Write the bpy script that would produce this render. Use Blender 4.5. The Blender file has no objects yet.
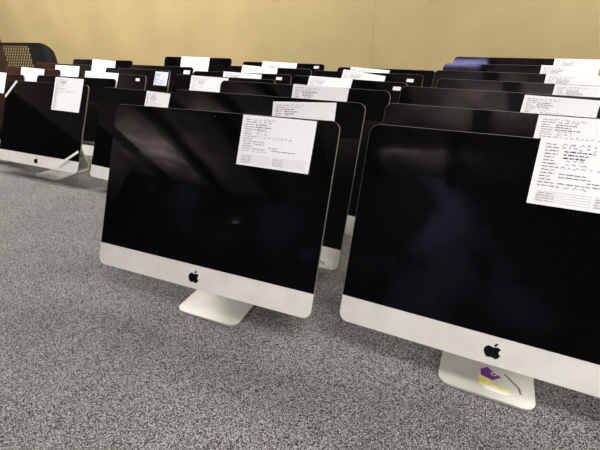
import bpy, bmesh, math, random
from mathutils import Vector, Matrix
random.seed(7)
S = bpy.context.scene
COL = S.collection
W, GH, CH = .65, .391, .061
T = GH + CH

# ---------------------------------------------------------------- materials
def mat(name, col, rough=.5, metal=0., spec=.5, coat=0.):
    m = bpy.data.materials.new(name); m.use_nodes = True
    b = m.node_tree.nodes['Principled BSDF']
    b.inputs['Base Color'].default_value = (*col, 1)
    b.inputs['Roughness'].default_value = rough
    b.inputs['Metallic'].default_value = metal
    b.inputs['Specular IOR Level'].default_value = spec
    b.inputs['Coat Weight'].default_value = coat
    return m

def noise_mix(m, scale, c1, c2, lo=.4, hi=.6, detail=3, bump=0, bscale=None, rough=None, coords='Object', dist=.001):
    nt = m.node_tree; N = nt.nodes; L = nt.links; b = N['Principled BSDF']
    tc = N.new('ShaderNodeTexCoord'); nz = N.new('ShaderNodeTexNoise'); cr = N.new('ShaderNodeValToRGB')
    nz.inputs['Scale'].default_value = scale; nz.inputs['Detail'].default_value = detail
    L.new(tc.outputs[coords], nz.inputs['Vector']); L.new(nz.outputs['Fac'], cr.inputs['Fac'])
    cr.color_ramp.elements[0].position = lo; cr.color_ramp.elements[1].position = hi
    cr.color_ramp.elements[0].color = (*c1, 1); cr.color_ramp.elements[1].color = (*c2, 1)
    L.new(cr.outputs['Color'], b.inputs['Base Color'])
    if bump:
        n2 = N.new('ShaderNodeTexNoise'); n2.inputs['Scale'].default_value = bscale or scale
        n2.inputs['Detail'].default_value = 2
        L.new(tc.outputs[coords], n2.inputs['Vector'])
        bp = N.new('ShaderNodeBump'); bp.inputs['Strength'].default_value = bump
        bp.inputs['Distance'].default_value = dist
        L.new(n2.outputs['Fac'], bp.inputs['Height']); L.new(bp.outputs['Normal'], b.inputs['Normal'])
    return m, cr

def glass_mat(name, col, r0, r1):
    m = mat(name, col, .05, 0, .5)
    nt = m.node_tree; N = nt.nodes; L = nt.links; b = N['Principled BSDF']
    tc = N.new('ShaderNodeTexCoord'); nz = N.new('ShaderNodeTexNoise'); cr = N.new('ShaderNodeMapRange')
    nz.inputs['Scale'].default_value = 9; nz.inputs['Detail'].default_value = 6
    L.new(tc.outputs['Object'], nz.inputs['Vector']); L.new(nz.outputs['Fac'], cr.inputs['Value'])
    cr.inputs['From Min'].default_value = .4; cr.inputs['From Max'].default_value = .75
    cr.inputs['To Min'].default_value = r0; cr.inputs['To Max'].default_value = r1
    L.new(cr.outputs['Result'], b.inputs['Roughness'])
    # faint dust specks on the glass
    v = N.new('ShaderNodeTexNoise'); v.inputs['Scale'].default_value = 420; v.inputs['Detail'].default_value = 1
    L.new(tc.outputs['Object'], v.inputs['Vector'])
    r = N.new('ShaderNodeValToRGB'); r.color_ramp.elements[0].position = .74; r.color_ramp.elements[1].position = .80
    r.color_ramp.elements[0].color = (*col, 1); r.color_ramp.elements[1].color = (.02, .02, .022, 1)
    L.new(v.outputs['Fac'], r.inputs['Fac']); L.new(r.outputs['Color'], b.inputs['Base Color'])
    return m

M_GLASS = glass_mat('black_glass', (.0022, .0022, .0026), .03, .10)
M_ALU, _ = noise_mix(mat('aluminium_housing', (.7, .69, .66), .38, .25), 30, (.66, .65, .61), (.74, .73, .70), .3, .7)
M_EDGE = mat('aluminium_rim', (.28, .265, .235), .45, .3)
M_CHIN, _ = noise_mix(mat('pale_aluminium_chin', (.76, .75, .71), .42, .1), 14, (.80, .785, .72), (.88, .87, .815), .35, .65, 5)
M_FOOT, _ = noise_mix(mat('stand_aluminium', (.66, .65, .61), .36, .2), 11, (.60, .585, .53), (.70, .69, .645), .35, .7, 6)
M_LOGO = mat('black_logo', (.004, .004, .005), .15)
M_PORT = mat('dark_port', (.01, .01, .01), .5)
M_PAPER = mat('white_paper', (.93, .935, .94), .75, 0, .2)
M_PAPERB, _ = noise_mix(mat('bluish_paper', (.6, .66, .78), .75, 0, .2), 60, (.55, .62, .76), (.7, .75, .84))
M_INK = mat('printed_ink', (.04, .04, .05), .7)
M_BLUE = mat('pen_ink', (.05, .07, .20), .6)
M_RULE = mat('grey_rule_ink', (.32, .32, .33), .7)
M_LABEL = mat('label_white', (.82, .82, .80), .6)
M_PURPLE = mat('purple_print', (.16, .03, .22), .45)
M_YELLOW, _ = noise_mix(mat('yellow_print', (.8, .66, .06), .5), 60, (.85, .72, .10), (.86, .82, .45), .4, .65)
M_GLUE = mat('torn_paper_residue', (.80, .80, .74), .7)
M_SCUFF = mat('brown_scuff', (.22, .18, .11), .7)
M_STRIP = mat('white_strip', (.86, .86, .83), .5)
M_MESH = mat('black_mesh_plastic', (.012, .012, .012), .38)
M_FAB = mat('black_seat_fabric', (.012, .012, .013), .9)

# carpet
M_CARPET = mat('loop_carpet', (.3, .3, .29), 1, 0, .1)
def carpet():
    nt = M_CARPET.node_tree; N = nt.nodes; L = nt.links; b = N['Principled BSDF']
    tc = N.new('ShaderNodeTexCoord')
    n1 = N.new('ShaderNodeTexVoronoi'); n1.inputs['Scale'].default_value = 760; n1.inputs['Randomness'].default_value = 1
    L.new(tc.outputs['Object'], n1.inputs['Vector'])
    sp = N.new('ShaderNodeSeparateColor'); L.new(n1.outputs['Color'], sp.inputs[0])
    n3 = N.new('ShaderNodeTexNoise'); n3.inputs['Scale'].default_value = 330; n3.inputs['Detail'].default_value = 3
    L.new(tc.outputs['Object'], n3.inputs['Vector'])
    av = N.new('ShaderNodeMix'); av.data_type = 'FLOAT'; av.inputs[0].default_value = .18
    L.new(sp.outputs[0], av.inputs[2]); L.new(n3.outputs['Fac'], av.inputs[3])
    cr = N.new('ShaderNodeValToRGB'); e = cr.color_ramp.elements
    e[0].position = .26; e[0].color = (.008, .0075, .007, 1)
    e[1].position = .74; e[1].color = (.43, .418, .405, 1)
    k = e.new(.5); k.color = (.100, .096, .092, 1)
    L.new(av.outputs[0], cr.inputs['Fac'])
    # broad tonal drift of worn pile
    n2 = N.new('ShaderNodeTexNoise'); n2.inputs['Scale'].default_value = 5; n2.inputs['Detail'].default_value = 5
    L.new(tc.outputs['Object'], n2.inputs['Vector'])
    c2 = N.new('ShaderNodeValToRGB'); c2.color_ramp.elements[0].color = (.86, .86, .86, 1); c2.color_ramp.elements[1].color = (1, 1, 1, 1)
    c2.color_ramp.elements[0].position = .35; c2.color_ramp.elements[1].position = .65
    L.new(n2.outputs['Fac'], c2.inputs['Fac'])
    mx = N.new('ShaderNodeMix'); mx.data_type = 'RGBA'; mx.blend_type = 'MULTIPLY'; mx.inputs[0].default_value = 1
    L.new(cr.outputs['Color'], mx.inputs[6]); L.new(c2.outputs['Color'], mx.inputs[7])
    L.new(mx.outputs[2], b.inputs['Base Color'])
    bp = N.new('ShaderNodeBump'); bp.inputs['Strength'].default_value = .35; bp.inputs['Distance'].default_value = .003
    L.new(av.outputs[0], bp.inputs['Height']); L.new(bp.outputs['Normal'], b.inputs['Normal'])
carpet()
M_WALL, _ = noise_mix(mat('mustard_paint', (.55, .42, .18), .55, 0, .3), 2.6, (.535, .420, .205), (.60, .475, .235), .35, .65, 6, bump=.5, bscale=38, dist=.002)
M_CEIL, _ = noise_mix(mat('ceiling_board', (.33, .28, .27), .9), 2.2, (.20, .16, .165), (.46, .38, .38), .4, .6, 6)
M_BEAM = mat('dark_beam', (.012, .011, .011), .8)
M_DARK = mat('dark_wall_paint', (.01, .01, .012), .9)
M_TRIM = mat('brown_trim_wood', (.16, .08, .035), .5)

# ---------------------------------------------------------------- helpers
def mesh_obj(name, verts, faces, m, parent=None, smooth=False, mats=None):
    me = bpy.data.meshes.new(name); me.from_pydata([tuple(v) for v in verts], [], faces)
    for x in (mats or [m]): me.materials.append(x)
    bm = bmesh.new(); bm.from_mesh(me); bmesh.ops.recalc_face_normals(bm, faces=bm.faces); bm.to_mesh(me); bm.free()
    if smooth:
        for p in me.polygons: p.use_smooth = True
        me.set_sharp_from_angle(angle=math.radians(40))
    o = bpy.data.objects.new(name, me); COL.objects.link(o)
    if parent: o.parent = parent
    return o

def box(x0, x1, y0, y1, z0, z1):
    v = [(x, y, z) for x in (x0, x1) for y in (y0, y1) for z in (z0, z1)]
    f = [(0, 1, 3, 2), (4, 6, 7, 5), (0, 4, 5, 1), (2, 3, 7, 6), (0, 2, 6, 4), (1, 5, 7, 3)]
    return v, f

def merge(parts):
    V, Fc = [], []
    for v, f in parts:
        n = len(V); V += list(v); Fc += [tuple(i + n for i in q) for q in f]
    return V, Fc

def rrect(x0, x1, z0, z1, r, n=8):
    """rounded rectangle outline; r = radii (bl, br, tr, tl)"""
    pts = []
    for (cx, cz, a0, rr) in ((x0, z0, math.pi, r[0]), (x1, z0, 1.5 * math.pi, r[1]), (x1, z1, 0, r[2]), (x0, z1, .5 * math.pi, r[3])):
        sx = 1 if cx == x0 else -1; sz = 1 if cz == z0 else -1
        for i in range(n + 1):
            a = a0 + .5 * math.pi * i / n
            pts.append((cx + sx * rr + rr * math.cos(a), cz + sz * rr + rr * math.sin(a)))
    return pts

def plate(outline, y0, y1, bev=0):
    """flat plate between y0 (front) and y1 with a small front bevel"""
    n = len(outline); cx = sum(p[0] for p in outline) / n; cz = sum(p[1] for p in outline) / n
    V = []
    def loop(y, ins):
        for (x, z) in outline:
            dx, dz = x - cx, z - cz; d = math.hypot(dx, dz)
            V.append((x - dx / d * ins, y, z - dz / d * ins))
    loop(y0, bev); loop(y0 + bev, 0); loop(y1, 0)
    F_ = [tuple(range(n)), tuple(range(3 * n - 1, 2 * n - 1, -1))]
    for k in range(2):
        for i in range(n):
            j = (i + 1) % n
            F_.append((k * n + i, k * n + j, (k + 1) * n + j, (k + 1) * n + i))
    return V, F_

def empty(name, loc, rz, label=None, cat=None, group=None):
    o = bpy.data.objects.new(name, None); COL.objects.link(o)
    o.empty_display_size = .1; o.location = loc; o.rotation_euler = (0, 0, rz)
    tag(o, label, cat, group); return o

def tag(o, label=None, cat=None, group=None, kind=None):
    if label: o['label'] = label
    if cat: o['category'] = cat
    if group: o['group'] = group
    if kind: o['kind'] = kind
    return o

# ---------------------------------------------------------------- computer meshes (local: x right, z up the panel, -y out of the screen)
R_ = .021
def housing_mesh():
    out = rrect(-W/2, W/2, 0, T, (R_,) * 4)
    n = len(out); V = []; zc = T * .5
    prof = [(1, 0, 0), (1, .0012, 0), (1, .005, 0), (.985, .0072, .05), (.93, .011, .15), (.82, .018, .3), (.66, .026, .5), (.48, .033, .7), (.28, .038, .9), (.1, .040, 1)]
    for (s, y, w) in prof:
        for (x, z) in out:
            V.append((x * s, y, zc + (z - zc) * s))
    F_ = [tuple(range(n))]
    for k in range(len(prof) - 1):
        for i in range(n):
            j = (i + 1) % n
            F_.append((k*n+i, k*n+j, (k+1)*n+j, (k+1)*n+i))
    F_.append(tuple(range((len(prof)-1)*n, len(prof)*n)))
    return V, F_

INS = .0007
def apple_outline():
    def bez(p0, p1, p2, p3, n=7):
        o = []
        for i in range(n):
            t = i / n; a = (1-t)**3; b = 3*t*(1-t)**2; c = 3*t*t*(1-t); d = t**3
            o.append((a*p0[0]+b*p1[0]+c*p2[0]+d*p3[0], a*p0[1]+b*p1[1]+c*p2[1]+d*p3[1]))
        return o
    segs = [((0, .70), (.12, .72), (.25, .82), (.42, .80)), ((.42, .80), (.58, .79), (.70, .70), (.77, .60)),
            ((.77, .60), (.52, .45), (.50, .12), (.82, -.02)), ((.82, -.02), (.74, -.24), (.58, -.50), (.40, -.50)),
            ((.40, -.50), (.24, -.50), (.16, -.42), (0, -.42)), ((0, -.42), (-.16, -.42), (-.24, -.50), (-.38, -.50)),
            ((-.38, -.50), (-.62, -.48), (-.90, .02), (-.86, .32)), ((-.86, .32), (-.82, .62), (-.60, .80), (-.38, .80)),
            ((-.38, .80), (-.24, .80), (-.10, .70), (0, .70))]
    body = []
    for s in segs: body += bez(*s)
    leaf = bez((.02, .84), (.02, 1.04), (.20, 1.22), (.38, 1.24)) + bez((.38, 1.24), (.40, 1.02), (.22, .84), (.02, .84))
    return body, leaf

def poly_plate(pts, y0, y1):
    n = len(pts)
    V = [(x, y0, z) for x, z in pts] + [(x, y1, z) for x, z in pts]
    F_ = [tuple(range(n)), tuple(range(2*n-1, n-1, -1))] + [(i, (i+1) % n, n+(i+1) % n, n+i) for i in range(n)]
    return V, F_

def logo_mesh():
    b, l = apple_outline(); k = .0185
    f = lambda P: [(x*k, CH/2 + (z-.32)*k) for x, z in P]
    return merge([poly_plate(f(b), -.0017, -.0006), poly_plate(f(l), -.0017, -.0006)])

def proto_mesh(name, vf, m, smooth=True):
    o = mesh_obj(name, vf[0], vf[1], m, smooth=smooth); me = o.data
    bpy.data.objects.remove(o); return me
ME = {}
ME['housing'] = proto_mesh('housing', housing_mesh(), M_EDGE)
ME['screen_glass'] = proto_mesh('screen_glass', plate(rrect(-W/2+INS, W/2-INS, CH, T-INS, (.0004, .0004, R_-INS, R_-INS)), -.0012, .0006, .0004), M_GLASS)
ME['chin'] = proto_mesh('chin', plate(rrect(-W/2+.0002, W/2-.0002, .0002, CH-.0004, (R_, R_, .0004, .0004)), -.0010, .0006, .0004), M_CHIN)
ME['logo'] = proto_mesh('logo', logo_mesh(), M_LOGO, False)
cam_o = [(.0026*math.cos(a*math.pi/6), T-.012+.0026*math.sin(a*math.pi/6)) for a in range(12)]
ME['webcam'] = proto_mesh('webcam', poly_plate(cam_o, -.0016, -.0004), mat('webcam_lens', (.02, .02, .03), .1), False)
lab_o = [(x, z) for x, z in ((0, 0), (.05, 0), (.05, .022), (0, .022))]
ME['sticker'] = proto_mesh('sticker', merge([poly_plate(lab_o, -.0019, -.0008)]), M_LABEL, False)

def stand_mesh(tilt, zb, fy1=.228, fy0=.030, FW=.0985):
    """bent aluminium sheet: foot on the floor, curve, upright neck, arm to the hinge behind the panel"""
    v = .17
    hy = v*math.sin(tilt) + .036*math.cos(tilt) - .003; hz = zb + v*math.cos(tilt) - .036*math.sin(tilt)
    r = .026
    path = []                       # (y, z, half width)
    for s in (0, .0012, .003, .006, .010, .015, .020, .026, .05, .08, .11, .14):
        hw = FW if s >= .026 else FW - .026 + math.sqrt(max(.026**2 - (.026-s)**2, 0))
        path.append((fy0+s, .0045, hw))
    by, bz = fy1-r, .0045+r
    for i in range(1, 9):
        a = -math.pi/2 + math.radians(98)*i/8
        path.append((by + r*math.cos(a), bz + r*math.sin(a), FW))
    y0, z0 = path[-1][:2]; y1, z1 = y0 - .022, .172
    for i in range(1, 7): path.append((y0+(y1-y0)*i/6, z0+(z1-z0)*i/6, .0975-.010*i/6))
    for i in range(1, 7):
        t = i/6; q = (1-t)**2, 2*t*(1-t), t*t
        path.append((q[0]*y1+q[1]*(y1-.01)+q[2]*hy, q[0]*z1+q[1]*(z1+.05)+q[2]*hz, .0875-.012*t))
    th = .0055; n = len(path); NX = 12; V = []
    for k, (y, z, hw) in enumerate(path):
        a = path[max(k-1, 0)]; b = path[min(k+1, n-1)]
        ty, tz = b[0]-a[0], b[1]-a[1]; l = math.hypot(ty, tz); ny, nz = -tz/l, ty/l
        for sgn in (1, -1):
            for i in range(NX+1):
                V.append((-hw + 2*hw*i/NX, y + sgn*ny*th/2, z + sgn*nz*th/2))
    R = NX+1; F_ = []
    for k in range(n-1):
        for sgn in (0, 1):
            b0 = (2*k+sgn)*R; b1 = (2*k+2+sgn)*R
            for i in range(NX): F_.append((b0+i, b0+i+1, b1+i+1, b1+i))
        for i in (0, NX): F_.append((2*k*R+i, (2*k+1)*R+i, (2*k+3)*R+i, (2*k+2)*R+i))
    for k in (0, n-1):
        for i in range(NX): F_.append((2*k*R+i, 2*k*R+i+1, (2*k+1)*R+i+1, (2*k+1)*R+i))
    return V, F_, (hy, hz)

def hole_mesh():
    P = [(.052+.020*math.cos(a*math.pi/10), .088+.011*math.sin(a*math.pi/10)) for a in range(20)]
    return poly_plate(P, .2275, .2315)
ME['cable_hole'] = proto_mesh('cable_hole', hole_mesh(), M_PORT, False)

# ---------------------------------------------------------------- data
MACH= {"C": [-0.2768, 0.8282, -0.3923, 0.3932, 0.125], "R": [0.3846, 0.5833, -0.4456, 0.3254, 0.1128], "L1": [-1.441, 2.0308, -0.4197, 0.415, 0.0798], "C2": [-0.1866, 1.0479, -0.4722, 0.3331, 0.1306], "C3": [-0.0786, 1.2495, -0.5149, 0.298, 0.1364], "C4": [0.1133, 1.8787, -0.6689, 0.4009, 0.1169], "R2": [0.4577, 0.8596, -0.4856, 0.3809, 0.1222], "R3": [0.5643, 1.1809, -0.5364, 0.3766, 0.1344], "R4": [0.7742, 1.4213, -0.527, 0.3742, 0.1406], "R5": [0.8441, 1.662, -0.489, 0.3678, 0.1567], "R6": [0.9705, 1.9024, -0.4614, 0.3605, 0.1748], "R7": [1.1132, 2.1624, -0.4717, 0.352, 0.1957], "Q1": [0.4506, 2.5182, -0.5233, 0.382, 0.1206], "Q2": [0.2905, 2.1996, -0.4808, 0.3819, 0.1201], "M1": [-0.2066, 2.71, -0.4955, 0.3722, 0.1421], "M2": [-0.2966, 2.4986, -0.5409, 0.3776, 0.1271], "M3": [-0.4115, 2.2256, -0.3978, 0.3704, 0.1121], "M4": [-0.4866, 1.979, -0.4807, 0.3853, 0.1116], "NR": [-0.8742, 3.1195, -0.4464, 0.3651, 0.157], "N5": [-1.7185, 3.3461, -0.3703, 0.3743, 0.1281], "N4": [-1.1268, 2.959, -0.5045, 0.3871, 0.1077], "N3": [-1.2228, 2.7333, -0.5088, 0.3901, 0.1002], "N2": [-1.3022, 2.517, -0.5384, 0.395, 0.0879], "N1": [-1.4114, 2.2979, -0.3906, 0.3872, 0.0823], "L2": [-0.7899, 1.7328, -0.4931, 0.4035, 0.0725], "D": [-1.8218, 2.8998, -0.4762, 0.3814, 0.1215], "E": [-1.9012, 2.6588, -0.5068, 0.387, 0.1077], "F": [-1.9597, 2.3726, -0.4676, 0.3877, 0.0976]}
PAP= {"C": [0.08120000000000001, 0.4497, 0.1891, 0.12, -0.0093], "C2": [0.0511, 0.4374, 0.1932, 0.122, 0.05], "C3": [-0.0105, 0.4545, 0.2016, 0.122, -0.0209], "C4": [-0.2217, 0.4535, 0.2619, 0.122, -0.0093], "Q2": [-0.1334, 0.4634, 0.257, 0.122, -0.1137], "Q1": [-0.2299, 0.4547, 0.2713, 0.122, -0.0461], "M1": [-0.1546, 0.4577, 0.277, 0.122, -0.0253], "M2": [-0.1983, 0.4593, 0.2806, 0.122, -0.0435], "M3": [-0.1082, 0.4551, 0.252, 0.122, -0.0403], "M4": [-0.1991, 0.4508, 0.2472, 0.15, -0.0198], "NR": [-0.1504, 0.4556, 0.2743, 0.14, -0.0155], "N5": [-0.1, 0.4548, 0.2514, 0.14, -0.0411], "N3": [0.1923, 0.4422, 0.1213, 0.09, -0.0147], "N2": [-0.2862, 0.4558, 0.3503, 0.122, -0.0048], "L1": [0.074, 0.483, 0.212, 0.172, -0.013], "D": [-0.0663, 0.4411, 0.2719, 0.122, -0.0086], "E": [-0.1166, 0.4551, 0.2727, 0.122, -0.0257], "F": [-0.1164, 0.462, 0.2679, 0.122, -0.0194], "L2": [-0.0088, 0.4504, 0.1497, 0.13, -0.03], "R": [-0.0019, 0.4538, 0.205, 0.122, 0.0], "R2": [0.0606, 0.4489, 0.205, 0.122, 0.0], "R3": [0.0745, 0.446, 0.1989, 0.122, -0.0192], "R4": [0.0977, 0.4497, 0.205, 0.122, 0.0], "R5": [0.1308, 0.4507, 0.205, 0.122, 0.0], "R6": [0.1209, 0.4535, 0.2066, 0.122, -0.0073], "R7": [0.1773, 0.4511, 0.205, 0.122, 0.0]}

G = 'all-in-one desktop computers standing in rows on the carpet'
LAB = {
 'C': 'all-in-one computer standing front and centre on bare carpet, whole black screen and chin visible',
 'R': 'large all-in-one computer cut by the right frame edge, torn purple and yellow sticker on foot',
 'L1': 'leftmost front all-in-one computer, tall white form hanging over its top right corner',
 'C2': 'all-in-one computer directly behind the front centre one, small sticker on its chin corner',
 'C3': 'second all-in-one computer behind the front centre one, rounded black top corners visible',
 'C4': 'third all-in-one computer behind the front centre one, small white label near its right corner',
 'R2': 'all-in-one computer directly behind the large right hand one, smudged dark strip visible',
 'R3': 'all-in-one computer second behind the large right hand one, wide black strip visible',
 'R4': 'all-in-one computer third behind the large right hand one, its left corner set slightly inward',
 'R5': 'all-in-one computer third from the top of the stepped right hand row',
 'R6': 'all-in-one computer second from the top of the stepped right hand row',
 'R7': 'topmost rear all-in-one computer of the stepped right hand row, against the yellow wall',
 'Q1': 'rearmost all-in-one computer immediately left of the stepped right hand row',
 'Q2': 'all-in-one computer with slanted sheet, second from the wall left of the stepped right row',
 'M1': 'rearmost all-in-one computer left of centre, white label in its top right corner',
 'M2': 'all-in-one computer directly in front of the rearmost corner-labelled one left of centre',
 'M3': 'all-in-one computer left of centre, third from the wall, white label near its right edge',
 'M4': 'all-in-one computer left of centre, fourth from the wall, rounded left corner beside a sheet',
 'NR': 'rear all-in-one computer standing alone against the wall, sheet in the middle of its top',
 'N5': 'rearmost all-in-one computer of the left block, white sheet against the yellow wall',
 'N4': 'wide all-in-one computer second from the wall in left block, rounded right corner, tiny label',
 'N3': 'all-in-one computer in left block with a small bluish sheet at its right edge',
 'N2': 'all-in-one computer in left block with wide sheet left and tiny label at right corner',
 'N1': 'all-in-one computer right behind the leftmost front one, rounded corner over a wide sheet',
 'L2': 'all-in-one computer between leftmost and centre front ones, part of its white chin showing',
 'D': 'far left rear all-in-one computer, nearest the black mesh chair',
 'E': 'far left all-in-one computer with the sheet just below the black mesh chair',
 'F': 'all-in-one computer cut off by the left edge of the photo behind the leftmost front one',
}
PLAB = {
 'C': 'white half-page form taped on the front centre computer, its whole text visible',
 'R': 'largest white form with blue handwriting, on the right front computer, cut by the frame',
 'C2': 'white form directly above and right of the front centre form',
 'C3': 'white form third in the diagonal rising from the front centre form',
 'C4': 'white form fourth in the diagonal rising from the front centre form, narrow strip',
 'R2': 'white form directly above the largest right hand one with blue handwriting',
 'R3': 'white form reaching furthest left in the right hand stack, third from the front',
 'R4': 'white form fourth from the front in the right hand stack',
 'R5': 'white form third from the top in the right hand stack',
 'R6': 'white form second from the top in the right hand stack, black screen right of it',
 'R7': 'topmost white form in the right hand stack, against the yellow wall',
 'Q1': 'white sheet on the rearmost computer just left of the stepped right hand row',
 'Q2': 'slanted white sheet just left of the stepped right hand row, second from the wall',
 'M1': 'white sheet left of centre on the rearmost computer, beside a small corner label',
 'M2': 'long white sheet on the second computer from the wall, left of centre',
 'M3': 'white sheet on the third computer from the wall, left of centre',
 'M4': 'white sheet between a rounded dark corner and a black screen, fourth from the wall',
 'NR': 'white sheet in the middle of the lone rear computer against the wall',
 'N5': 'white sheet on the rearmost computer of the left block',
 'N3': 'small bluish printed sheet at the right edge of a left block computer',
 'N2': 'wide white sheet partly covered by a rounded black screen corner in left block',
 'L1': 'tall white form hanging over the top of the leftmost front computer',
 'D': 'white sheet showing directly above the tall form of the leftmost front computer',
 'E': 'white sheet below the black mesh chair, between two rounded screen corners',
 'F': 'white sheet cut off by the left edge of the photo',
 'L2': 'small white form alone on black screens, left of and above the front centre computer',
}
for _d in (LAB, PLAB):
    assert all(4 <= len(v.split()) <= 16 for v in _d.values()), [v for v in _d.values() if len(v.split()) > 16]
MAT = {}
ROOT = {}
def part(me, name, parent, mtx=None):
    o = bpy.data.objects.new(name, me); COL.objects.link(o); o.parent = parent
    if mtx is not None: o.matrix_local = mtx
    return o

def computer(key, x, y, yaw, tilt, zb):
    root = empty('all_in_one_computer', (x, y, 0), yaw, LAB[key], 'computer', G)
    P = Matrix.Translation((0, 0, zb)) @ Matrix.Rotation(-tilt, 4, 'X')
    hs = part(ME['housing'], 'housing', root, P)
    for n in ('screen_glass', 'chin'): part(ME[n], n, root, P)
    part(ME['logo'], 'logo', root, P)
    part(ME['webcam'], 'webcam', root, P)
    v, f, (hy, hz) = stand_mesh(tilt, zb, .245 if key == 'L1' else .228, *((.021, .0995) if key == 'R' else (.030, .0985)))
    st = mesh_obj('stand', v, f, M_FOOT, root, True)
    if key == 'R': st.location.x = .010
    if key == 'L1': part(ME['cable_hole'], 'cable_hole', st)
    # hinge barrel where the neck meets the back
    vv = []; ff = []; n = 14
    for s in (-.085, .085):
        for i in range(n):
            a = 2*math.pi*i/n; vv.append((s, hy + .012*math.cos(a), hz + .012*math.sin(a)))
    ff = [tuple(range(n)), tuple(range(n, 2*n))] + [(i, (i+1) % n, n+(i+1) % n, n+i) for i in range(n)]
    mesh_obj('hinge', vv, ff, M_FOOT, root, True)
    MAT[key] = Matrix.Translation((x, y, 0)) @ Matrix.Rotation(yaw, 4, 'Z') @ P
    ROOT[key] = root
    root['_k'] = 0; del root['_k']
    return root, P
for k, v in MACH.items(): computer(k, *v)
def panel(key):
    x, y, yaw, tilt, zb = MACH[key]
    return Matrix.Translation((0, 0, zb)) @ Matrix.Rotation(-tilt, 4, 'X')

# small white corner labels
for key, u, v, sc in (('M1', .250, T-.030, .72), ('M3', .235, T-.032, .72), ('C4', .26, T-.036, .75), ('Q2', .240, T-.042, .75), ('N2', .235, T-.036, .72), ('N4', .24, T-.05, 1.2)):
    tag(part(ME['sticker'], 'sticker', ROOT[key], panel(key) @ Matrix.Translation((u, 0, v)) @ Matrix.Diagonal((sc, 1, sc, 1))), 'small white label')
st = part(ME['sticker'], 'sticker', ROOT['C2'], panel('C2') @ Matrix.Translation((.255, 0, .006)) @ Matrix.Diagonal((1.1, 1, .8, 1)))
tag(st, 'small white inventory label on the chin')
# code digits on that sticker
def letters(txt, size, m, name, parent, mtx):
    cu = bpy.data.curves.new(name, 'FONT'); cu.body = txt; cu.size = size; cu.extrude = .0002
    o = bpy.data.objects.new(name, cu); COL.objects.link(o)
    dg = bpy.context.evaluated_depsgraph_get(); me = bpy.data.meshes.new_from_object(o.evaluated_get(dg))
    bpy.data.objects.remove(o); me.materials.clear(); me.materials.append(m)
    p = bpy.data.objects.new(name, me); COL.objects.link(p); p.parent = parent; p.matrix_local = mtx
    return p
letters('076', .017, M_INK, 'printed_digits', st, Matrix.Translation((.003, -.0022, .005)) @ Matrix.Rotation(math.pi/2, 4, 'X'))

# torn sticker and scuffs on the foot of the big right-hand computer
def foot_patch(name, pts, m, parent, z=.0068, h=.0008):
    n = len(pts); V = [(x, y, z) for x, y in pts] + [(x, y, z+h) for x, y in pts]
    F_ = [tuple(range(n)), tuple(range(n, 2*n))] + [(i, (i+1) % n, n+(i+1) % n, n+i) for i in range(n)]
    return mesh_obj(name, V, F_, m, parent)
RR = ROOT['R']

s1 = foot_patch('torn_sticker', [(-0.0015,0.1002),(0.0001,0.0815),(0.0247,0.0747),(0.0428,0.0917),(0.0264,0.1019),(0.0132,0.1138)], M_PURPLE, RR)
tag(s1, 'torn purple piece of sticker')
ring = []
for i in range(16):
    for rr in (.0042, .0062):
        ring.append((.027+rr*math.cos(i*math.pi/8), .094+rr*.9*math.sin(i*math.pi/8), .0087))
mesh_obj('emblem_ring', ring, [(2*i, 2*i+1, (2*i+3) % 32, (2*i+2) % 32) for i in range(16)], M_LABEL, s1)
s2 = foot_patch('torn_sticker', [(-0.0048,0.0815),(-0.0015,0.0526),(0.0280,0.0432),(0.0624,0.0492),(0.0559,0.0594),(0.0264,0.0628),(0.0198,0.0730)], M_YELLOW, RR)
tag(s2, 'torn yellow piece of sticker')
s3 = foot_patch('torn_sticker', [(0.0034,0.0526),(0.0100,0.0424),(0.0477,0.0390),(0.0723,0.0492),(0.0477,0.0475),(0.0247,0.0526)], M_GLUE, RR, .0078)
tag(s3, 'white torn paper residue')
tag(foot_patch('scuff', [(0.0477,0.1053),(0.0510,0.1079),(0.0805,0.0764),(0.0838,0.0577),(0.0797,0.0585),(0.0756,0.0747)], M_SCUFF, RR), 'brown scuff line')


# ---------------------------------------------------------------- papers
def sheet_mesh(w, h, curl, seed):
    nx, nz = 12, 8; V = []; F_ = []
    rnd = random.Random(seed); ph = rnd.random()*6
    for s in (0, 1):
        for j in range(nz+1):
            for i in range(nx+1):
                x = w*i/nx; z = -h*j/nz
                lift = curl*(j/nz)**2*(.35+.65*(i/nx)) + .0006*math.sin(5*i/nx+ph)
                V.append((x, -lift - .0004*s, z))
    R = nx+1; O = R*(nz+1)
    for s in (0, 1):
        for j in range(nz):
            for i in range(nx):
                a = s*O + j*R + i; F_.append((a, a+1, a+R+1, a+R))
    for j in range(nz):
        for i in (0, nx): a = j*R+i; F_.append((a, a+R, a+R+O, a+O))
    for i in range(nx):
        for j in (0, nz): a = j*R+i; F_.append((a, a+1, a+1+O, a+O))
    def surf(x, z):
        j = -z/h; i = x/w
        return -(curl*j*j*(.35+.65*i) + .0006*math.sin(5*i+ph)) - .0009
    return V, F_, surf

def ticks(surf, x0, x1, z, h, rnd, dens=1., thick=.00050):
    """one line of small illegible print"""
    out = []; x = x0
    while x < x1:
        wl = rnd.randint(3, 8)
        for _ in range(wl):
            if x > x1: break
            hh = h*rnd.uniform(.55, 1.)
            q = [(x, surf(x, z), z), (x+thick*2.1, surf(x, z), z), (x+thick*2.1, surf(x, z), z+hh), (x, surf(x, z), z+hh)]
            out.append((q, [(0, 1, 2, 3)])); x += thick*3.1/dens
        x += thick*4
    return out

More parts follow.
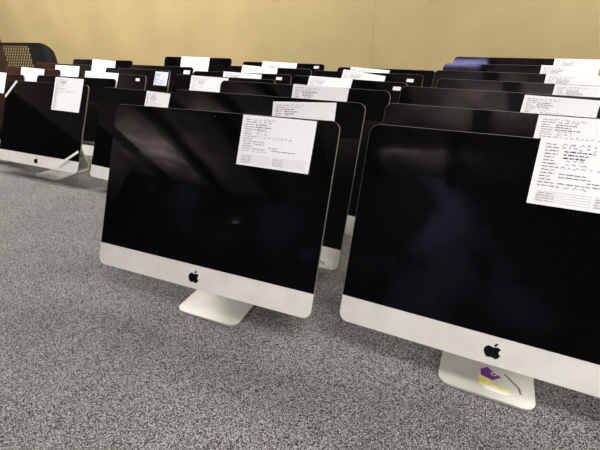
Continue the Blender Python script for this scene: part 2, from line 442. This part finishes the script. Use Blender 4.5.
def scrawl(surf, x0, x1, z, h, rnd, thick=.0007):
    """hand-written squiggle"""
    out = []; x = x0; p = (x, z)
    while x < x1:
        wl = rnd.randint(3, 6)
        for _ in range(wl):
            q = (x + rnd.uniform(.0008, .0022), z + rnd.uniform(0, h))
            dx, dz = q[0]-p[0], q[1]-p[1]; l = math.hypot(dx, dz) or 1
            nx, nz = -dz/l*thick/2, dx/l*thick/2
            y = surf(p[0], p[1])
            out.append(([(p[0]-nx, y, p[1]-nz), (q[0]-nx, y, q[1]-nz), (q[0]+nx, y, q[1]+nz), (p[0]+nx, y, p[1]+nz)], [(0, 1, 2, 3)]))
            p = q; x = q[0]
        x += rnd.uniform(.003, .006); p = (x, z + rnd.uniform(0, h*.5))
    return out

def paper(key, u, v, w, h, rot):
    seed = sum(map(ord, key)); rnd = random.Random(seed)
    tall = h > .16
    V, F_, surf = sheet_mesh(w, h, .004 if key in ('C', 'R') else .003, seed)
    o = mesh_obj('work_order_sheet', V, F_, M_PAPERB if key == 'N3' else M_PAPER, None, True)
    o.matrix_world = MAT[key] @ Matrix.Translation((u, -.0026, v)) @ Matrix.Rotation(-rot, 4, 'Y')
    tag(o, PLAB[key], 'paper', 'white sheets taped to the computers')
    big = key in ('C', 'R', 'C2', 'R2', 'R3', 'L1')
    pr, pens, rule = [], [[], [], []], []
    sx = w/.205; ml = .011*sx
    n = 19 if not tall else 30; pitch = h*.92/n
    for i in range(n):
        z = -.011 - i*pitch*.98
        if z < -h+.004: break
        x1 = ml + rnd.uniform(.014, .03)*sx
        if not (i > n*.72 and not tall): pr += ticks(surf, ml, x1, z, .0021, rnd)
        if i in (2, 3, 4): pr += ticks(surf, ml+.030*sx, ml+rnd.uniform(.06, .085)*sx, z, .0026, rnd, 1.3)
        if i in (9, 10, 12): pr += ticks(surf, ml+.030*sx, ml+rnd.uniform(.06, .08)*sx, z, .0022, rnd)
        if i == 11: pr += ticks(surf, ml+.075*sx, ml+.10*sx, z, .0022, rnd)
        if i == 12: pr += ticks(surf, ml+.085*sx, ml+.15*sx, z, .0022, rnd, 1.2)
        if i in (0, 1): pens[0] += scrawl(surf, ml+.024*sx, ml+(.088 if i == 0 else .078)*sx, z-.001, .0048, rnd)
        if i in (5, 6): pens[1] += scrawl(surf, ml+.036*sx, ml+.062*sx, z, .0045, rnd)
        if i == 7: pens[1] += scrawl(surf, ml+.03*sx, ml+.135*sx, z-.001, .0045, rnd)
        if i == 13: pens[2] += scrawl(surf, ml+.03*sx, ml+.075*sx, z-.001, .004, rnd)
    if not tall:
        for k in range(5):
            z = -h*.79 - k*h*.038
            for (a, b) in ((ml, w*.48), (w*.5, w-.008)):
                y = surf((a+b)/2, z) - .0004
                rule.append(([(a, surf(a, z), z), (b, surf(b, z), z), (b, surf(b, z), z+.0004), (a, surf(a, z), z+.0004)], [(0, 1, 2, 3)]))
                if k: rule += ticks(surf, a+.002, a+.03*sx, z+.0012, .0018, rnd)
    if key == 'N3': pens = []
    for nm, prt, m in [('printed_text', pr, M_INK), ('ruled_lines', rule, M_RULE)] + [('handwriting', p_, M_BLUE) for p_ in pens]:
        if prt:
            v_, f_ = merge(prt); c = mesh_obj(nm, v_, f_, m, o)
            tag(c, {'printed_text': 'small dark printed lines', 'handwriting': 'blue handwriting', 'ruled_lines': 'grey ruled table lines'}[nm])
    return o
for k, v in PAP.items(): paper(k, *v)

# two narrow white strips leaning on the leftmost computer
def strip(key, a, b, wd, label):
    V = []
    ax, az, ay = a; bx, bz, by = b
    dx, dz = bx-ax, bz-az; l = math.hypot(dx, dz); nx, nz = -dz/l*wd/2, dx/l*wd/2
    for t in (0, .5, 1):
        x = ax+dx*t; z = az+dz*t; y = ay+(by-ay)*t
        for s, o in ((-1, 0), (1, 0), (1, -.0015), (-1, -.0015)): V.append((x+nx*s, y+o, z+nz*s))
    F_ = [(0, 1, 2, 3), (8, 9, 10, 11)]
    for k in (0, 4):
        for i in range(4): F_.append((k+i, k+(i+1) % 4, k+4+(i+1) % 4, k+4+i))
    o = mesh_obj('white_strip', V, F_, M_STRIP); o.matrix_world = MAT[key]
    tag(o, label, 'strip'); return o

strip('L1', (.187, .030, -.004), (.317, .113, -.004), .013, 'narrow white strip slanting across the lower right corner of leftmost front computer')
strip('L1', (-.320, .356, -.004), (-.236, .447, -.004), .014, 'narrow white strip slanting across the top left corner of leftmost front computer')


# ---------------------------------------------------------------- setting
def struct(name, vf, m, mtx=None):
    o = mesh_obj(name, vf[0], vf[1], m); tag(o, kind='structure')
    if mtx is not None: o.matrix_world = mtx
    return o
WY = .46; PL = 2.92
fl = struct('floor', box(-9, 4.5, -4.5, 8.5, -.05, 0), M_CARPET)
Wm = Matrix.Rotation(-0, 4, 'Z')
n = Vector((math.sin(WY), math.cos(WY), 0)); r = Vector((math.cos(WY), -math.sin(WY), 0))
Mw = Matrix(((r.x, n.x, 0, n.x*PL), (r.y, n.y, 0, n.y*PL), (0, 0, 1, 0), (0, 0, 0, 1)))
struct('wall_back', box(-9, 3.4, 0, .12, 0, 2.7), M_WALL, Mw)
struct('baseboard_back', merge([box(-9, 3.4, -.014, 0, 0, .09), box(-9, 3.4, -.009, 0, .09, .1)]), M_TRIM, Mw)

struct('trim_1', box(-5.62, -5.36, -.03, -.001, 0, 2.1), M_TRIM, Mw)
M_SEAM, _ = noise_mix(mat('seam_paint', (.5, .38, .16), .6), 12, (.49, .37, .155), (.55, .42, .18))
struct('trim_12', box(-.884, -.880, -.0012, -.0001, .1, 2.69), M_SEAM, Mw)

# ceiling of grey boards between dark beams
struct('ceiling', box(-9, 3.4, -8.5, .12, 2.7, 2.78), M_CEIL, Mw)
for k in range(9):
    x = -8.2 + k*1.3
    struct('trim_%d' % (k+2), box(x, x+.16, -8.4, -.01, 2.58, 2.699), M_BEAM, Mw)

M_GREYW, _ = noise_mix(mat('grey_wall_paint', (.3, .27, .26), .8), 3, (.27, .24, .235), (.33, .29, .28))
struct('wall_left', box(-6.4, -6.3, -8, .0, 1.86, 2.7), M_GREYW, Mw)
struct('trim_13', box(-6.4, -6.3, -8, .0, 0, 1.86), M_DARK, Mw)
M_FARW, _ = noise_mix(mat('far_wall_reflected_blobs', (.2, .2, .3), .8), .8, (.01, .01, .013), (.18, .18, .34), .5, .66, 4)  # mottled blue tones added as faint shapes for the screens to reflect
struct('wall_front', box(-9, 3.4, -8.5, -8.4, 0, 2.7), M_FARW, Mw)
M_REFBROWN, _ = noise_mix(mat('reflected_brown', (.4, .17, .1), .6), 4, (.30, .13, .075), (.42, .19, .11))
struct('reflected_panel_1', merge([box(-6.299, -6.26, -3.28, -1.95, 0, 1.85), box(-6.26, -6.25, -3.15, -2.68, .15, 1.7), box(-6.26, -6.25, -2.55, -2.08, .15, 1.7)]), M_REFBROWN, Mw)  # unseen brown panel added for brown reflections in the far-left screens


# ---------------------------------------------------------------- black mesh chair far left

ch = empty('mesh_chair', (-2.54, 4.0, 0), -.25, 'low black mesh-backed chair at far left in front of the yellow wall', 'chair')
def plan(s):
    """chair back in plan: straight, then wrapping away at the right"""
    if s < .06: return (s, 0.), (0., -1.)
    r = .11; a = min((s-.06)/r, 1.35)
    return (.06 + r*math.sin(a), r*(1-math.cos(a))), (math.sin(a), -math.cos(a))
SB0, SB1, ZB, ZT = -.62, .21, .37, .672
def shell_patch(poly_fn, s0, s1, ns, t0, t1, nt):
    V = []; F_ = []
    for side in (-.009, .009):
        for i in range(ns+1):
            s = s0+(s1-s0)*i/ns; (x, y), (nx, ny) = plan(s)
            zlo, zhi = poly_fn(s)
            for j in range(nt+1):
                z = zlo + (zhi-zlo)*(t0+(t1-t0)*j/nt)
                V.append((x+nx*side, y+ny*side, z))
    R = nt+1; O = R*(ns+1)
    for b in (0, O):
        for i in range(ns):
            for j in range(nt): a = b+i*R+j; F_.append((a, a+1, a+R+1, a+R))
    for i in range(ns):
        for j in (0, nt): a = i*R+j; F_.append((a, a+R, a+R+O, a+O))
    for j in range(nt):
        for i in (0, ns): a = i*R+j; F_.append((a, a+1, a+1+O, a+O))
    return V, F_
def zr(s):
    zt = ZT; rr = .13
    if s > SB1-rr: d = s-(SB1-rr); zt = ZT-rr+math.sqrt(max(rr*rr-d*d, 0))
    d2 = (SB0+rr)-s
    if d2 > 0: zt = ZT-rr+math.sqrt(max(rr*rr-d2*d2, 0))
    return ZB, zt
mesh_obj('backrest_frame', *merge([shell_patch(zr, -.02, SB1, 26, 0, 1, 6), shell_patch(zr, SB0, -.52, 14, 0, 1, 6),
    shell_patch(lambda s: (ZT-.028, ZT), -.525, -.015, 6, 0, 1, 1), shell_patch(lambda s: (ZB, ZB+.03), -.525, -.015, 6, 0, 1, 1)]), M_MESH, ch, True)
V, F_ = [], []
z0, z1, s0, s1 = ZB+.02, ZT-.02, -.525, -.015
def bar_(a, b, w):
    dx, dz = b[0]-a[0], b[1]-a[1]; l = math.hypot(dx, dz); nx, nz = -dz/l*w/2, dx/l*w/2; n = len(V)
    for y in (-.003, .003):
        V.extend([(a[0]-nx, y, a[1]-nz), (b[0]-nx, y, b[1]-nz), (b[0]+nx, y, b[1]+nz), (a[0]+nx, y, a[1]+nz)])
    F_.extend([(n, n+1, n+2, n+3), (n+4, n+5, n+6, n+7), (n, n+1, n+5, n+4), (n+2, n+3, n+7, n+6)])
hh = z1-z0; k = s0-hh*.6
while k < s1:
    for d in (1, -1):
        xa, xb = (k, k+hh*.6) if d > 0 else (k+hh*.6, k)
        za, zb_ = z0, z1
        def clip(xa, za, xb, zb_, lim, hi):
            if (xa > lim) == hi and (xb > lim) == hi: return None
            if (xa > lim) == hi or (xb > lim) == hi:
                t = (lim-xa)/(xb-xa); zm = za+(zb_-za)*t
                if (xa > lim) == hi: xa, za = lim, zm
                else: xb, zb_ = lim, zm
            return xa, za, xb, zb_
        c = clip(xa, za, xb, zb_, s0, False)
        if c: c = clip(*c, s1, True)
        if c and abs(c[0]-c[2]) > .002: bar_((c[0], c[1]), (c[2], c[3]), .0050)
    k += 0.029
mesh_obj('mesh_panel', V, F_, M_MESH, ch)
so = rrect(-.56, .10, -.46, -.06, (.08,)*4)
Vs = [(x, y, z) for z, q in ((.30, .94), (.33, 1), (.37, 1), (.385, .95)) for x, y in [(-.23+(a+.23)*q, -.26+(b+.26)*q) for a, b in so]]
n = len(so); Fs = [tuple(range(n)), tuple(range(3*n, 4*n))] + [(kk*n+i, kk*n+(i+1) % n, (kk+1)*n+(i+1) % n, (kk+1)*n+i) for kk in range(3) for i in range(n)]
mesh_obj('seat', Vs, Fs, M_FAB, ch, True)
mesh_obj('back_bracket', *merge([box(-.26, -.20, .012, .03, .24, .45), box(-.26, -.20, -.25, .03, .24, .26), box(-.29, -.17, -.30, -.18, .26, .30)]), M_MESH, ch)
cyl = lambda x, y, r, za, zb_, n=16: ([(x+r*math.cos(2*math.pi*i/n), y+r*math.sin(2*math.pi*i/n), z) for z in (za, zb_) for i in range(n)], [tuple(range(n)), tuple(range(n, 2*n))]+[(i, (i+1) % n, n+(i+1) % n, n+i) for i in range(n)])
mesh_obj('pedestal', *cyl(-.23, -.26, .025, .09, .25), M_MESH, ch, True)
Vb = []; base = []
for q in range(5):
    a = q*2*math.pi/5+.3; ca, sa = math.cos(a), math.sin(a)
    v, f = box(.0, .27, -.02, .02, .06, .09)
    base.append(([(-.23+x*ca-y*sa, -.26+x*sa+y*ca, z-(.02*x/.27 if z > .07 else 0)) for x, y, z in v], f))
base_o = mesh_obj('star_base', *merge(base), M_MESH, ch)
for q in range(5):
    a = q*2*math.pi/5+.3; cx, cy = -.23+.255*math.cos(a), -.26+.255*math.sin(a)
    v, f = cyl(0, 0, .03, -.02, .02)
    v = [(cx+z*-math.sin(a)+0, cy+z*math.cos(a), .03+y) if False else (cx+x*math.cos(a)-z*math.sin(a), cy+x*math.sin(a)+z*math.cos(a), .031+y) for x, y, z in v]
    mesh_obj('caster', v, f, M_MESH, base_o, True)


# ---------------------------------------------------------------- light
def area(name, loc, size, sy, energy, col, tgt=None):
    l = bpy.data.lights.new(name, 'AREA'); l.shape = 'RECTANGLE'; l.size = size; l.size_y = sy; l.energy = energy; l.color = col
    o = bpy.data.objects.new(name, l); COL.objects.link(o); o.location = loc
    if tgt: o.rotation_euler = (Vector(tgt)-Vector(loc)).to_track_quat('-Z', 'Y').to_euler()
    return o

WORLD = .02; EXPO = .36
for (x, y, e) in ((1.7, 1.7, 34), (-1.0, 2.6, 34), (-3.4, 3.3, 52), (.75, -.95, 66), (-2.2, 2.2, 38)):
    o = area('ceiling_light', (x, y, 2.56), 1.2 if x > -2 else .9, .5, e, (1, .97, .92)); o.rotation_euler = (0, 0, -.46)
area('front_fill', (2.0, -3.4, 2.5), 1.4, .8, 45, (1, .97, .92), (0, .8, .2))  # added fill from behind the camera to brighten chins and papers
o = area('blue_reflection_light', (-.52, .2, 2.56), .5, .3, 4.2, (.50, .48, 1.)); o.rotation_euler = (0, 0, -.46)  # added light, placed for bluish reflections on the rear right screens
area('far_wall_fill', (-2.6, -3.4, 2.5), 1.2, .4, 22, (.95, .95, 1), (-3.6, -6.8, .8))  # added light on the far wall so the screens mirror it faintly
area('ceiling_fill', (-.9, -1.1, 1.95), 1.0, .3, 26, (1, .95, .92), (-.9, -1.1, 5))  # added light on the ceiling that the right-row screens reflect
o = area('brown_panel_fill', (-4.9, 3.6, 2.3), .6, .3, 20, (1, .95, .9), (-6.6, 3.2, 1.0))  # added light on the brown panel to strengthen its reflection
for (x, y) in ((-6.2, -1.4), (-6.2, -3.4)):
    area('ceiling_fill', (x, y, 2.0), 1.2, .3, 32, (1, .95, .92), (x, y, 5))  # added lights brightening the ceiling mirrored in the centre screen

w = bpy.data.worlds.new('room_air'); S.world = w; w.use_nodes = True
w.node_tree.nodes['Background'].inputs[0].default_value = (.9, .92, 1, 1)
w.node_tree.nodes['Background'].inputs[1].default_value = WORLD

# ---------------------------------------------------------------- camera
cd = bpy.data.cameras.new('camera'); co = bpy.data.objects.new('camera', cd); COL.objects.link(co)
f, pitch, roll, H = .386, .447, .004, .704
cd.sensor_width = 36; cd.lens = 36*f*1000/600; cd.clip_start = .02
Fd = Vector((0, math.cos(pitch), -math.sin(pitch))); Ud = Vector((0, math.sin(pitch), math.cos(pitch))); Rd = Vector((1, 0, 0))
R2 = math.cos(roll)*Rd + math.sin(roll)*Ud; U2 = -math.sin(roll)*Rd + math.cos(roll)*Ud
m = Matrix((R2, U2, -Fd)).transposed().to_4x4(); m.translation = (0, 0, H); co.matrix_world = m
S.camera = co
S.view_settings.view_transform = 'Standard'; S.view_settings.look = 'None'; S.view_settings.gamma = 1
S.view_settings.exposure = EXPO
